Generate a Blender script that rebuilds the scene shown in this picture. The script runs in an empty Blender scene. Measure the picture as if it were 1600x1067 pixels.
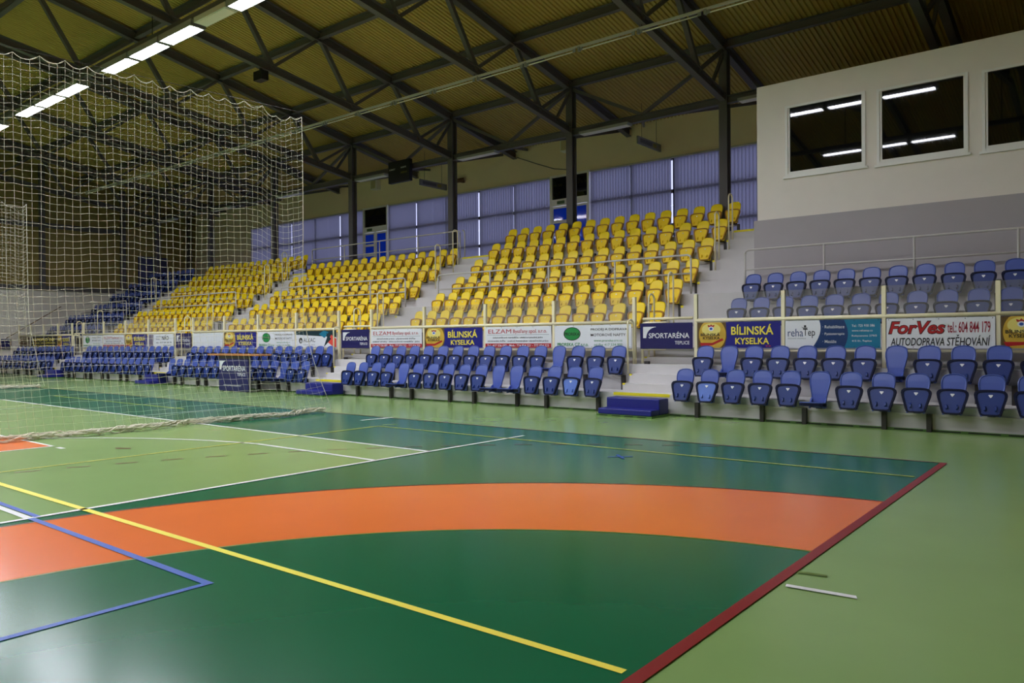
import bpy, bmesh, math, random
from mathutils import Vector, Matrix
random.seed(7)
S = bpy.context.scene
COL = S.collection
R = math.radians
PI = math.pi

# ------------------------------------------------------------------ camera, world, exposure
def make_camera():
    yaw, pitch, roll = R(38.8086), R(-0.1504), R(-0.4237)
    f = Vector((-math.sin(yaw)*math.cos(pitch), math.cos(yaw)*math.cos(pitch), math.sin(pitch)))
    r = Vector((math.cos(yaw), math.sin(yaw), 0)); u = r.cross(f)
    r2 = r*math.cos(roll)+u*math.sin(roll); u2 = -r*math.sin(roll)+u*math.cos(roll)
    m = Matrix(((r2.x, u2.x, -f.x, 0), (r2.y, u2.y, -f.y, 0), (r2.z, u2.z, -f.z, 1.5), (0, 0, 0, 1)))
    cd = bpy.data.cameras.new('camera'); cd.sensor_width = 36; cd.lens = 1192.6/1600*36
    cd.clip_end = 200
    c = bpy.data.objects.new('camera', cd); COL.objects.link(c); c.matrix_world = m
    S.camera = c
make_camera()
w = bpy.data.worlds.new('dusk_sky'); S.world = w; w.use_nodes = True
w.node_tree.nodes['Background'].inputs[0].default_value = (0.62, 0.67, 1.0, 1)
w.node_tree.nodes['Background'].inputs[1].default_value = 0.6
S.view_settings.view_transform = 'Standard'; S.view_settings.look = 'None'
S.view_settings.exposure = 1.36; S.view_settings.gamma = 1.0
S.view_settings.use_curve_mapping = False
LAMP_POWER = 30.0
LAMP_HOOD = .06
LAMP_ROWS = [(9.62, 9.12, -4.4), (2.9, 9.12, -4.9), (-3.8, 9.12, -5.4)]   # Y, Z and right end of each row of lit lamps

# ------------------------------------------------------------------ materials
def lin(c):
    c /= 255.0
    return c/12.92 if c <= .04045 else ((c+.055)/1.055)**2.4
def rgb(r, g, b): return (lin(r), lin(g), lin(b), 1)
MATS = {}
def mat(name, col, rough=.5, metal=0, spec=.5, noise=0, nscale=8, bump=0, bscale=60):
    if name in MATS: return MATS[name]
    m = bpy.data.materials.new(name); m.use_nodes = True; t = m.node_tree; b = t.nodes['Principled BSDF']
    b.inputs['Base Color'].default_value = col; b.inputs['Roughness'].default_value = rough
    b.inputs['Metallic'].default_value = metal; b.inputs['Specular IOR Level'].default_value = spec
    if noise or bump:
        tc = t.nodes.new('ShaderNodeTexCoord')
    if noise:
        n = t.nodes.new('ShaderNodeTexNoise'); n.inputs['Scale'].default_value = nscale; n.inputs['Detail'].default_value = 4
        t.links.new(tc.outputs['Object'], n.inputs['Vector'])
        mx = t.nodes.new('ShaderNodeMix'); mx.data_type = 'RGBA'
        lo = [max(0, c*(1-noise)) for c in col[:3]]+[1]; hi = [min(1, c*(1+noise)) for c in col[:3]]+[1]
        mx.inputs[6].default_value = lo; mx.inputs[7].default_value = hi
        t.links.new(n.outputs['Fac'], mx.inputs[0]); t.links.new(mx.outputs[2], b.inputs['Base Color'])
    if bump:
        n2 = t.nodes.new('ShaderNodeTexNoise'); n2.inputs['Scale'].default_value = bscale
        t.links.new(tc.outputs['Object'], n2.inputs['Vector'])
        bp = t.nodes.new('ShaderNodeBump'); bp.inputs['Strength'].default_value = bump; bp.inputs['Distance'].default_value = .01
        t.links.new(n2.outputs['Fac'], bp.inputs['Height']); t.links.new(bp.outputs['Normal'], b.inputs['Normal'])
    MATS[name] = m
    return m
def emit(name, col, s):
    m = bpy.data.materials.new(name); m.use_nodes = True; t = m.node_tree; b = t.nodes['Principled BSDF']
    b.inputs['Base Color'].default_value = (.8, .8, .8, 1)
    b.inputs['Emission Color'].default_value = col; b.inputs['Emission Strength'].default_value = s
    MATS[name] = m
    return m
def translucent(name, col, frac, gloss=0, rough=.1):
    m = bpy.data.materials.new(name); m.use_nodes = True; t = m.node_tree; t.nodes.remove(t.nodes['Principled BSDF'])
    d = t.nodes.new('ShaderNodeBsdfDiffuse'); d.inputs[0].default_value = col
    tr = t.nodes.new('ShaderNodeBsdfTranslucent'); tr.inputs[0].default_value = col
    mx = t.nodes.new('ShaderNodeMixShader'); mx.inputs[0].default_value = frac
    t.links.new(d.outputs[0], mx.inputs[1]); t.links.new(tr.outputs[0], mx.inputs[2]); out = mx.outputs[0]
    if gloss:
        g = t.nodes.new('ShaderNodeBsdfGlossy'); g.inputs['Roughness'].default_value = rough
        m2 = t.nodes.new('ShaderNodeMixShader'); m2.inputs[0].default_value = gloss
        t.links.new(out, m2.inputs[1]); t.links.new(g.outputs[0], m2.inputs[2]); out = m2.outputs[0]
    t.links.new(out, t.nodes['Material Output'].inputs[0]); MATS[name] = m
    return m
def clear(name, tint, dust, dustcol, gloss=.05):
    m = bpy.data.materials.new(name); m.use_nodes = True; t = m.node_tree; t.nodes.remove(t.nodes['Principled BSDF'])
    a = t.nodes.new('ShaderNodeBsdfTransparent'); a.inputs[0].default_value = tint
    d = t.nodes.new('ShaderNodeBsdfDiffuse'); d.inputs[0].default_value = dustcol
    g = t.nodes.new('ShaderNodeBsdfGlossy'); g.inputs['Roughness'].default_value = .03
    mx = t.nodes.new('ShaderNodeMixShader'); mx.inputs[0].default_value = dust
    t.links.new(a.outputs[0], mx.inputs[1]); t.links.new(d.outputs[0], mx.inputs[2])
    m2 = t.nodes.new('ShaderNodeMixShader'); m2.inputs[0].default_value = gloss
    t.links.new(mx.outputs[0], m2.inputs[1]); t.links.new(g.outputs[0], m2.inputs[2])
    t.links.new(m2.outputs[0], t.nodes['Material Output'].inputs[0]); MATS[name] = m
    return m

FLOOR_R = .2
LG = mat('court_light_green', rgb(138, 170, 100), FLOOR_R, spec=.38, noise=.07, nscale=1.3)
DG = mat('court_dark_green', rgb(18, 104, 64), FLOOR_R, spec=.38, noise=.08, nscale=1.5)
OR = mat('court_orange', rgb(240, 122, 52), FLOOR_R, spec=.38, noise=.05, nscale=1.5)
RED = mat('line_red', rgb(140, 24, 22), .3)
DRED = mat('line_dark_red', rgb(112, 52, 34), .3)
YEL = mat('line_yellow', rgb(252, 234, 74), .35)
LYEL = mat('line_pale_yellow', rgb(205, 205, 70), .35)
WHI = mat('line_white', rgb(232, 232, 224), .35)
BLU = mat('line_blue', rgb(36, 84, 178), .35)
OLV = mat('line_olive', rgb(96, 120, 20), .35)
CON = mat('stand_concrete', rgb(206, 203, 201), .7, noise=.06, nscale=2.5, bump=.15, bscale=40)
CONW = mat('plinth_concrete', rgb(188, 186, 180), .8, noise=.12, nscale=3)
NOSE = mat('yellow_nosing', rgb(236, 222, 30), .6)
STEEL = mat('grey_steel', rgb(98, 94, 96), .55, spec=.3)
DARKST = mat('dark_bracket', rgb(52, 48, 44), .6)
DECK = mat('roof_deck', rgb(184, 162, 90), .6, spec=.2, noise=.05)
WALLB = mat('beige_wall', rgb(240, 224, 192), .75, noise=.03, nscale=2)
WALLW = mat('white_plaster', rgb(236, 228, 218), .75, noise=.03, nscale=3, bump=.1, bscale=80)
WALLG = mat('grey_plaster', rgb(176, 170, 172), .75, noise=.04, nscale=3, bump=.1, bscale=80)
WALLD = mat('tan_end_wall', rgb(150, 132, 76), .75, noise=.05, nscale=2)
CREAM = mat('cream_paint', rgb(240, 230, 192), .35)
RAILG = mat('grey_rail_paint', rgb(196, 192, 186), .4)
YSEAT = mat('yellow_plastic', rgb(255, 222, 16), .34, spec=.35, noise=.04, nscale=3)
YPAN = mat('yellow_pan_plastic', rgb(255, 216, 14), .42, spec=.3, noise=.04, nscale=3)
YRIM = mat('shaded_yellow_rim', rgb(172, 122, 12), .5, spec=.3)  # yellow darkened to ochre: shade on the pan lip put into its colour
BSEAT = mat('blue_plastic', rgb(74, 94, 172), .3, noise=.04, nscale=3)
BPAN = mat('navy_pan_plastic', rgb(20, 50, 122), .38, noise=.05, nscale=3)
BFADE = mat('faded_blue_plastic', rgb(88, 118, 200), .4, noise=.1, nscale=9)
BRIM = mat('shaded_blue_rim', rgb(6, 13, 44), .55, spec=.2)  # near-black blue paints the shade on the pan lip
BADGE = mat('white_number_plate', rgb(236, 236, 240), .3)
BLK = mat('black_print', rgb(18, 18, 20), .5)
FOAM = mat('blue_vinyl', rgb(28, 32, 124), .4)
NETM = mat('net_cord', rgb(218, 212, 190), .8)
HOUS = mat('lamp_housing', rgb(150, 150, 148), .5)
TUBE = mat('unlit_tube', rgb(232, 230, 220), .3)
FRAME = mat('white_frame', rgb(238, 236, 230), .45)
GLASSD = mat('dark_window_glass', (.004, .004, .004, 1), .02, spec=.8)
BLIND = translucent('blind_fabric', rgb(150, 149, 162), .5)
DBLUE = translucent('blue_door_glass', rgb(34, 92, 172), .75, gloss=.06, rough=.05)
PANE = clear('window_pane', (.95, .95, 1, 1), .0, (1, 1, 1, 1), .05)
PLEXI = clear('dusty_plexiglass', (.96, .96, .96, 1), .09, rgb(190, 188, 184), .03)
LAMP = emit('lit_lamp_diffuser', (.86, .88, 1, 1), LAMP_POWER)
WOOD = mat('orange_wood_top', rgb(190, 120, 52), .45, noise=.1, nscale=6)
NAVYB = mat('banner_navy', rgb(26, 22, 88), .35)
RBLUE = mat('banner_royal_blue', rgb(24, 26, 128), .35)
BWHITE = mat('banner_white', rgb(226, 228, 232), .4)
TXYEL = mat('print_yellow', rgb(240, 222, 84), .4)
TXRED = mat('print_red', rgb(176, 24, 32), .4)
TXWINE = mat('print_wine', rgb(150, 22, 50), .4)
TXGRN = mat('print_green', rgb(30, 140, 66), .4)
TXGREY = mat('print_grey', rgb(110, 122, 120), .4)
TEAL = mat('print_teal', rgb(8, 118, 152), .4)
DTEAL = mat('print_dark_blue', rgb(10, 52, 104), .4)
GOLD = mat('print_gold', rgb(206, 168, 60), .35, noise=.35, nscale=5)
PALE = mat('print_pale_gold', rgb(232, 216, 120), .35)
DGOLD = mat('print_brown', rgb(96, 72, 34), .4, noise=.3, nscale=12)
CORAL = mat('print_coral', rgb(222, 74, 60), .4)

# ------------------------------------------------------------------ helpers
class MB:
    def __init__(s): s.v = []; s.f = []; s.m = []
    def add(s, vs, fs, mi=0):
        o = len(s.v); s.v += [tuple(v) for v in vs]
        for f in fs: s.f.append([i+o for i in f]); s.m.append(mi)
    def box(s, x0, x1, y0, y1, z0, z1, mi=0):
        v = [(x0,y0,z0),(x1,y0,z0),(x1,y1,z0),(x0,y1,z0),(x0,y0,z1),(x1,y0,z1),(x1,y1,z1),(x0,y1,z1)]
        s.add(v, [(3,2,1,0),(4,5,6,7),(0,1,5,4),(1,2,6,5),(2,3,7,6),(3,0,4,7)], mi)
    def beam(s, a, b, w, h, mi=0, up=(0,0,1)):
        a = Vector(a); b = Vector(b); d = (b-a).normalized(); u = Vector(up)
        r = d.cross(u); r = r.normalized() if r.length > 1e-4 else Vector((1,0,0)); u = r.cross(d)
        v = []
        for p in (a, b):
            for i, j in ((-1,-1),(1,-1),(1,1),(-1,1)): v.append(p+r*(i*w/2)+u*(j*h/2))
        s.add(v, [(3,2,1,0),(4,5,6,7),(0,1,5,4),(1,2,6,5),(2,3,7,6),(3,0,4,7)], mi)
    def ibeam(s, a, b, w, h, t=.02, up=(0,0,1)):
        a = Vector(a); b = Vector(b); d = (b-a).normalized(); u = Vector(up); r = d.cross(u).normalized(); u = r.cross(d)
        s.beam(a+u*(h/2-t/2), b+u*(h/2-t/2), w, t, up=up); s.beam(a-u*(h/2-t/2), b-u*(h/2-t/2), w, t, up=up)
        s.beam(a, b, t, h-2*t, up=up)
    def tube(s, pts, r, n=8, mi=0):
        pts = [Vector(p) for p in pts]; o = len(s.v); prev = None
        for i, p in enumerate(pts):
            d = (pts[min(i+1, len(pts)-1)]-pts[max(i-1, 0)]).normalized()
            if prev is None:
                a = d.cross(Vector((0,0,1)));  a = a if a.length > 1e-3 else Vector((1,0,0))
            else: a = prev-d*prev.dot(d)
            a.normalize(); prev = a; b = d.cross(a)
            for k in range(n):
                t = 2*PI*k/n; s.v.append(tuple(p+a*(r*math.cos(t))+b*(r*math.sin(t))))
        for i in range(len(pts)-1):
            for k in range(n):
                k2 = (k+1) % n
                s.f.append([o+i*n+k, o+i*n+k2, o+(i+1)*n+k2, o+(i+1)*n+k]); s.m.append(mi)
        s.f.append([o+k for k in range(n)][::-1]); s.m.append(mi)
        e = o+(len(pts)-1)*n; s.f.append([e+k for k in range(n)]); s.m.append(mi)
    def prism_y(s, pts, y0, y1, mi=0):      # outline in (x,z), counter-clockwise seen from -Y
        n = len(pts); v = [(x, y0, z) for x, z in pts]+[(x, y1, z) for x, z in pts]
        s.add(v, [list(range(n)), list(range(2*n-1, n-1, -1))]+[(i, i+n, (i+1) % n+n, (i+1) % n) for i in range(n)], mi)
    def ring_y(s, po, pi, y0, y1, mi=0):    # a ring between two outlines of equal count
        n = len(po); v = [(x, y0, z) for x, z in po]+[(x, y0, z) for x, z in pi]+[(x, y1, z) for x, z in po]+[(x, y1, z) for x, z in pi]
        f = []
        for i in range(n):
            j = (i+1) % n
            f += [(i, j, n+j, n+i), (2*n+j, 2*n+i, 3*n+i, 3*n+j), (i, 2*n+i, 2*n+j, j), (n+j, 3*n+j, 3*n+i, n+i)]
        s.add(v, f, mi)
    def mesh(s, name, mats, smooth=False):
        me = bpy.data.meshes.new(name); me.from_pydata(s.v, [], s.f)
        for m in (mats if isinstance(mats, (list, tuple)) else [mats]): me.materials.append(m)
        for p, i in zip(me.polygons, s.m): p.material_index = i; p.use_smooth = smooth
        me.update(); return me
    def build(s, name, mats, parent=None, smooth=False, loc=None):
        return link(name, s.mesh(name, mats, smooth), parent, loc)
def link(name, me, parent=None, loc=None, rot=None):
    o = bpy.data.objects.new(name, me); COL.objects.link(o)
    if parent: o.parent = parent
    if loc is not None: o.location = loc
    if rot is not None: o.rotation_euler = rot
    return o
def tag(o, label=None, cat=None, group=None, kind=None):
    if label: o['label'] = label
    if cat: o['category'] = cat
    if group: o['group'] = group
    if kind: o['kind'] = kind
    return o
def empty(name, loc, label=None, cat=None, group=None, kind=None):
    o = bpy.data.objects.new(name, None); COL.objects.link(o); o.location = loc; o.empty_display_size = .1
    return tag(o, label, cat, group, kind)
def struct(o, label=None): return tag(o, label, kind='structure')
ORD = ['first','second','third','fourth','fifth','sixth','seventh','eighth','ninth','tenth','eleventh','twelfth','thirteenth','fourteenth','fifteenth','sixteenth',
       'seventeenth','eighteenth','nineteenth','twentieth','twenty-first','twenty-second','twenty-third','twenty-fourth','twenty-fifth']

# text turned to mesh
TXT = {}
def text_mesh(s, m, bold=0, shear=0):
    k = (s, m.name, bold, shear)
    if k in TXT: return TXT[k]
    cu = bpy.data.curves.new('lettering', 'FONT'); cu.body = s; cu.size = 1; cu.offset = bold; cu.shear = shear; cu.resolution_u = 3
    ob = bpy.data.objects.new('lettering', cu); COL.objects.link(ob)
    bpy.context.view_layer.update()
    me = bpy.data.meshes.new_from_object(ob.evaluated_get(bpy.context.evaluated_depsgraph_get()))
    bpy.data.objects.remove(ob)
    xs = [v.co.x for v in me.vertices]; ys = [v.co.y for v in me.vertices]
    x0, x1, y0, y1 = min(xs), max(xs), min(ys), max(ys)
    for v in me.vertices:                      # upright in x,z, unit box, facing -Y
        v.co = Vector(((v.co.x-x0)/(x1-x0), 0, (v.co.y-y0)/(y1-y0)))
    me.materials.clear(); me.materials.append(m); me.name = 'lettering'
    TXT[k] = me
    return me
def letters(parent, s, m, x, z, w, h, bold=0, shear=0, y=-.004, name='lettering'):
    o = link(name, text_mesh(s, m, bold, shear), parent, (x, y, z)); o.scale = (w, 1, h)
    return o
def shape(parent, name, m, pts, y=-.003):
    b = MB(); b.add([(x, 0, z) for x, z in pts], [list(range(len(pts)))])
    return b.build(name, m, parent, loc=(0, y, 0))
def ellipse(cx, cz, rx, rz, n=28, a0=0, a1=2*PI):
    return [(cx+rx*math.cos(a0+(a1-a0)*i/n), cz+rz*math.sin(a0+(a1-a0)*i/n)) for i in range(n+(a1-a0 < 6))]

# ------------------------------------------------------------------ floor and court markings
b = MB(); b.box(-45.2, 9, -16, 24.9, -.2, 0); floor = struct(b.build('floor', LG))
ZL = [0]
def flat(name, m, pts, lv):
    b = MB(); z = .0008*lv; b.add([(x, y, z) for x, y in pts], [list(range(len(pts)))]); o = b.build(name, m, floor); return o
def strip(name, m, segs, lv):
    b = MB(); z = .0008*lv
    for q in segs: b.add([(x, y, z) for x, y in q], [(0, 1, 2, 3)])
    return b.build(name, m, floor)
def xl(x0, x1, y, w): return [(x0, y-w/2), (x1, y-w/2), (x1, y+w/2), (x0, y+w/2)]
def yl(x, y0, y1, w): return [(x-w/2, y0), (x+w/2, y0), (x+w/2, y1), (x-w/2, y1)]
GX = -1.68
flat('court_area', DG, [(-41.6, -10), (GX, -10), (GX, 10.2), (-8, 10.02), (-41.6, 9.95)], 1)
flat('basketball_area', LG, [(-35.3, -7.28), (-7.3, -7.28), (-7.3, 7.28), (-35.3, 7.28)], 2)
def arc(cx, cy, r, a0, a1, n=40): return [(cx+r*math.cos(a0+(a1-a0)*i/n), cy+r*math.sin(a0+(a1-a0)*i/n)) for i in range(n+1)]
outer = [p for p in arc(-1.25, 1.6, 5.92, R(94.2), PI, 60) if p[0] < GX+.01]
outer = [(GX, outer[0][1])]+[(max(p[0], -7.27), p[1]) for p in outer]
outer += [(x, -y) for x, y in reversed(outer)]
flat('goal_zone_band', OR, outer, 3)
inner = [p for p in arc(-1.3, 1.26, 4.21, R(94.8), PI, 60)]
inner = [(GX, inner[0][1])]+inner; inner += [(x, -y) for x, y in reversed(inner)]
flat('goal_zone_inner', DG, inner, 4)
def arcstrip(cx, cy, r, w, a0, a1, n=50):
    o = arc(cx, cy, r+w/2, a0, a1, n); i = arc(cx, cy, r-w/2, a0, a1, n)
    return [[i[k], o[k], o[k+1], i[k+1]] for k in range(n)]
strip('goal_zone_edge', OLV, arcstrip(-1.3, 1.26, 4.215, .03, R(95), PI), 5)
strip('goal_zone_border', DRED, [q for q in arcstrip(-1.25, 1.6, 5.93, .035, R(94), PI) if q[0][0] > -7.27], 5)
dash = []
for k in range(24):
    a0 = R(113.5+k*2.98+.6); a1 = a0+R(1.45)
    dash += arcstrip(-.31, .88, 9.99, .038, a0, a1, 3)
strip('dashed_free_throw_line', DRED, dash, 6)
strip('red_goal_line', RED, [yl(-1.68, -10, 10.2, .075)], 9)
strip('red_side_line', DRED, [[(-41.6, 9.93), (-8, 10.0), (-8, 10.04), (-41.6, 9.97)], [(-8, 10.0), (GX, 10.18), (GX, 10.22), (-8, 10.04)]], 7)
strip('white_court_line', WHI, [xl(-35.3, -7.3, 7.28, .07), yl(-7.3, -7.28, 9.36, .06), xl(-9.9, -7.3, 6.34, .07)]+arcstrip(-8.9, .05, 6.36, .06, R(99), R(180), 50)
      + [yl(-15.65, 7.28, 10.0, .05), yl(-19.8, 3, 7.2, .05)], 8)
strip('yellow_court_line', YEL, [[(-10.2, 2.86), (-1.76, 2.95), (-1.76, 3.0), (-10.2, 2.93)]], 8)
strip('pale_yellow_court_line', LYEL, [[(-10.2, 8.9), (-1.76, 9.0), (-1.76, 9.04), (-10.2, 8.94)], yl(-10.18, 2.93, 8.92, .045), xl(-23.6, -16.4, 8.68, .05), [(-10.3, 9.1), (-10.25, 9.1), (-10.1, 9.3), (-10.15, 9.3)]], 8)
strip('blue_court_line', BLU, [xl(-7.28, -4.405, 2.49, .055), yl(-4.43, -2.5, 2.462, .05), xl(-8.3, -7.3, 2.55, .05)], 9)
strip('white_key_line', WHI, [xl(-13, -7.33, 2.48, .06)], 9)
flat('orange_key', OR, [(-16, -4.4), (-12.13, -4.4), (-12.13, 4.42), (-16, 4.42)], 5)
strip('key_border', WHI, [xl(-16, -12.1, 4.44, .05), yl(-12.12, -4.4, 4.46, .05)], 6)
strip('seven_metre_mark', WHI, [[(-1.60, 4.59), (-1.20, 4.62), (-1.22, 4.67), (-1.61, 4.64)]], 8)
strip('green_mark', OLV, [[(-1.63, 4.90), (-1.46, 4.93), (-1.47, 4.97), (-1.64, 4.94)]], 8)
strip('blue_cross_mark', BLU, [[(-5.13, 8.29), (-5.10, 8.26), (-4.87, 8.49), (-4.90, 8.52)], [(-5.10, 8.52), (-5.13, 8.49), (-4.90, 8.26), (-4.87, 8.29)]], 9)
strip('white_floor_mark', WHI, [[(-11.22, 9.36), (-11.13, 9.36), (-11.04, 10.08), (-11.13, 10.08)], xl(-11.9, -11.7, 4.42, .07)], 9)
strip('red_floor_mark', DRED, [[(-11.15, 4.9), (-11.1, 4.86), (-10.9, 4.98), (-10.95, 5.02)]], 9)

# ------------------------------------------------------------------ grandstand
prof = [(13.51, 0), (13.51, .4), (14.41, .4), (14.41, .95), (15.1, .95), (15.1, 1.3), (16.13, 1.3), (16.13, 1.97), (17.03, 1.97), (17.03, 2.57),
        (17.94, 2.57), (17.94, 3.18), (18.84, 3.18), (18.84, 3.78), (19.74, 3.78), (19.74, 4.38), (24.7, 4.38), (24.7, 0)]
b = MB(); n = len(prof)
b.add([(-45, y, z) for y, z in prof]+[(9, y, z) for y, z in prof],
      [list(range(n)), list(range(2*n-1, n-1, -1))]+[(i, i+n, (i+1) % n+n, (i+1) % n) for i in range(n)])
stand = struct(b.build('grandstand_slab', [CON]), 'grey stepped concrete grandstand along the court')
AISLES = [(-8.2, -6.93), (-18.08, -16.78), (-27.95, -26.7), (-37.8, -36.5)]
for a0, a1 in AISLES:
    t = MB(); ny = MB()
    for y0, z0, y1 in ((13.87, .57, 15.1), (14.15, .75, 15.1), (14.44, .93, 15.1), (14.81, 1.1, 15.1)):
        t.box(a0, a1, y0, y1, z0-.18, z0)
        ny.box(a0, a0+.06, y0-.004, y0+.06, z0-.03, z0+.003)
    for k in range(5):
        yy = 16.13+.9*k; zz = [1.97, 2.57, 3.18, 3.78, 4.38][k]; zl = [1.3, 1.97, 2.57, 3.18, 3.78][k]
        t.box(a0, a1, yy-.46, yy+.01, zl, (zl+zz)/2)
        ny.box(a0, a0+.07, yy-.464, yy-.38, (zl+zz)/2-.05, (zl+zz)/2+.003)
    ny.box(a0, a1, 13.505, 13.6, .35, .403)
    ny.box(a0, a1, 19.735, 19.82, 4.33, 4.383)
    t.build('aisle_steps', CON, stand); ny.build('yellow_nosing', NOSE, stand)
b = MB(); b.box(-45, 9, 13.44, 13.51, 0, .035); tr = struct(b.build('trim_1', mat('skirting_green', rgb(84, 124, 52), .5)))
b = MB(); x = -44.0
while x < 8:
    b.box(x, x+.42, 13.435, 13.445, .012, .028); x += .52
b.build('vent_slot', BLK, tr)

# ------------------------------------------------------------------ roof, walls
RZ = lambda y: 9.85-.19*(abs(y)-20.9)            # top chord axis
BZ = lambda y: 8.38-.15*(abs(y)-20.75)           # bottom chord axis
b = MB(); p = .14; x = -46.0; xs = []
while x < 9:
    xs += [(x, .0), (x+.05, .0), (x+.07, .04), (x+.12, .04)]; x += p
for y0, y1 in ((24.9, 0), (0, -16)):
    o = len(b.v)
    for X, h in xs: b.v += [(X, y0, RZ(y0)+.2+h), (X, y1, RZ(y1)+.2+h)]
    for i in range(len(xs)-1): b.f.append([o+2*i, o+2*i+1, o+2*i+3, o+2*i+2]); b.m.append(0)
struct(b.build('ceiling', DECK))
b = MB(); b.box(-46, 9, -16, 25, 14.5, 14.6); struct(b.build('roof_slab', DECK))
TX = [-8.93, -14.24, -19.61, -25.37, -31.0, -36.6, -42.2, -3.5, 1.9]
for X in TX:
    t = empty('roof_truss', (X, 0, 0), 'dark grey steel roof truss spanning from the stand', None, 'steel roof trusses', 'structure')
    for nm, Z, lo, w, h in (('top_chord', RZ, 24.7, .2, .3), ('bottom_chord', BZ, 20.8, .18, .24)):
        c = MB(); c.ibeam((0, lo, Z(lo)-(.05 if nm == 'top_chord' else 0)), (0, 0, Z(0)), w, h); c.ibeam((0, 0, Z(0)), (0, -15, Z(15)), w, h)
        c.build(nm, STEEL, t)
    for k in range(7):
        yt = 20.9-3*k; yb = yt-1.75
        for ya, yb2, ww in ((yt-.05, yb, .09), (yt-2.95, yb+.05, .13)):
            if yb < -.2: continue
            c = MB(); c.beam((0, ya, RZ(ya)-.1), (0, yb2, BZ(yb2)+.05), ww, ww); c.build('web_member', STEEL, t)
    c = MB(); c.beam((0, 20.85, RZ(20.9)-.2), (0, 20.0, BZ(20.0)), .08, .08); c.build('web_member', STEEL, t)
for k, X in enumerate(TX[:7]):
    c = MB(); c.ibeam((X, 20.9, 4.38), (X, 20.9, RZ(20.9)), .24, .26, .025, up=(0, 1, 0)); o = struct(c.build('column', STEEL), 'dark steel column standing behind the seats')
    o['group'] = 'steel columns behind the seats'
for k in range(8):
    y = 20.9-3*k
    c = MB(); c.ibeam((-45, y, RZ(y)+.05), (9, y, RZ(y)+.05), .16, .24); o = struct(c.build('roof_beam', STEEL), 'dark purlin running along the hall'); o['group'] = 'roof purlins'
c = MB(); c.ibeam((-45, 20.9, 8.3), (-6.9, 20.9, 8.3), .18, .22); o = struct(c.build('roof_beam', STEEL), 'lowest long beam joining the column heads')
Xs = sorted(TX[:7])
for a, bx in zip(Xs[:-1], Xs[1:]):
    mid = (a+bx)/2; c = MB()
    c.beam((a, 20.9, 9.75), (mid, 20.9, 8.4), .08, .1); c.beam((bx, 20.9, 9.75), (mid, 20.9, 8.4), .08, .1)
    c.beam((mid, 20.9, 8.3), (mid+2.3, 24.6, 9.2), .08, .1); c.beam((mid, 20.9, 8.3), (mid-2.0, 24.6, 9.2), .08, .1)
    o = struct(c.build('roof_beam_brace', STEEL), 'thin V bracing between the columns'); o['group'] = 'bracing between the columns'
# back wall with window openings
WX = [-38.9, -36.9, -35.0, -33.0, -30.9, -29.07, -27.3, -25.4, -23.57, -21.56, -19.67, -17.78, -15.94, -14.18, -12.45, -10.6, -8.73, -6.8]
DOORS = (5, 11)
b = MB(); b.box(-45.2, 9, 24.7, 24.9, 7.95, 9.6); b.box(-45.2, -38.9, 24.7, 24.9, 4.3, 7.95); b.box(-6.8, 9, 24.7, 24.9, 0, 7.95); b.box(-45.2, 9, 24.7, 24.9, -.1, 4.3)
struct(b.build('wall_back', WALLB))
b = MB(); b.box(-46, 9, -16.2, -16, -.2, 15); struct(b.build('wall_front', WALLB))
b = MB(); b.box(9, 9.2, -16.2, 25, -.2, 15); struct(b.build('wall_right', WALLB))
b = MB(); b.box(-45.2, -45, -16, 24.9, 4.4, 15); wl = struct(b.build('wall_left', WALLD))
b = MB(); b.box(-45.2, -44.99, -16, 24.9, -.1, 4.4); b.build('lower_wall_band', WALLW, wl)
b = MB()
for y in (8, 12, 16, 20.2, 24.2): b.box(-44.99, -44.8, y-.13, y+.13, 4.38, 12.5)
b.box(-44.99, -44.85, -16, 24.7, 4.3, 4.55); b.box(-44.99, -44.85, -16, 20, 7.65, 7.9)
b.build('wall_post', STEEL, wl)
nw = 0; doors = {5: 1, 11: 2}
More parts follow.
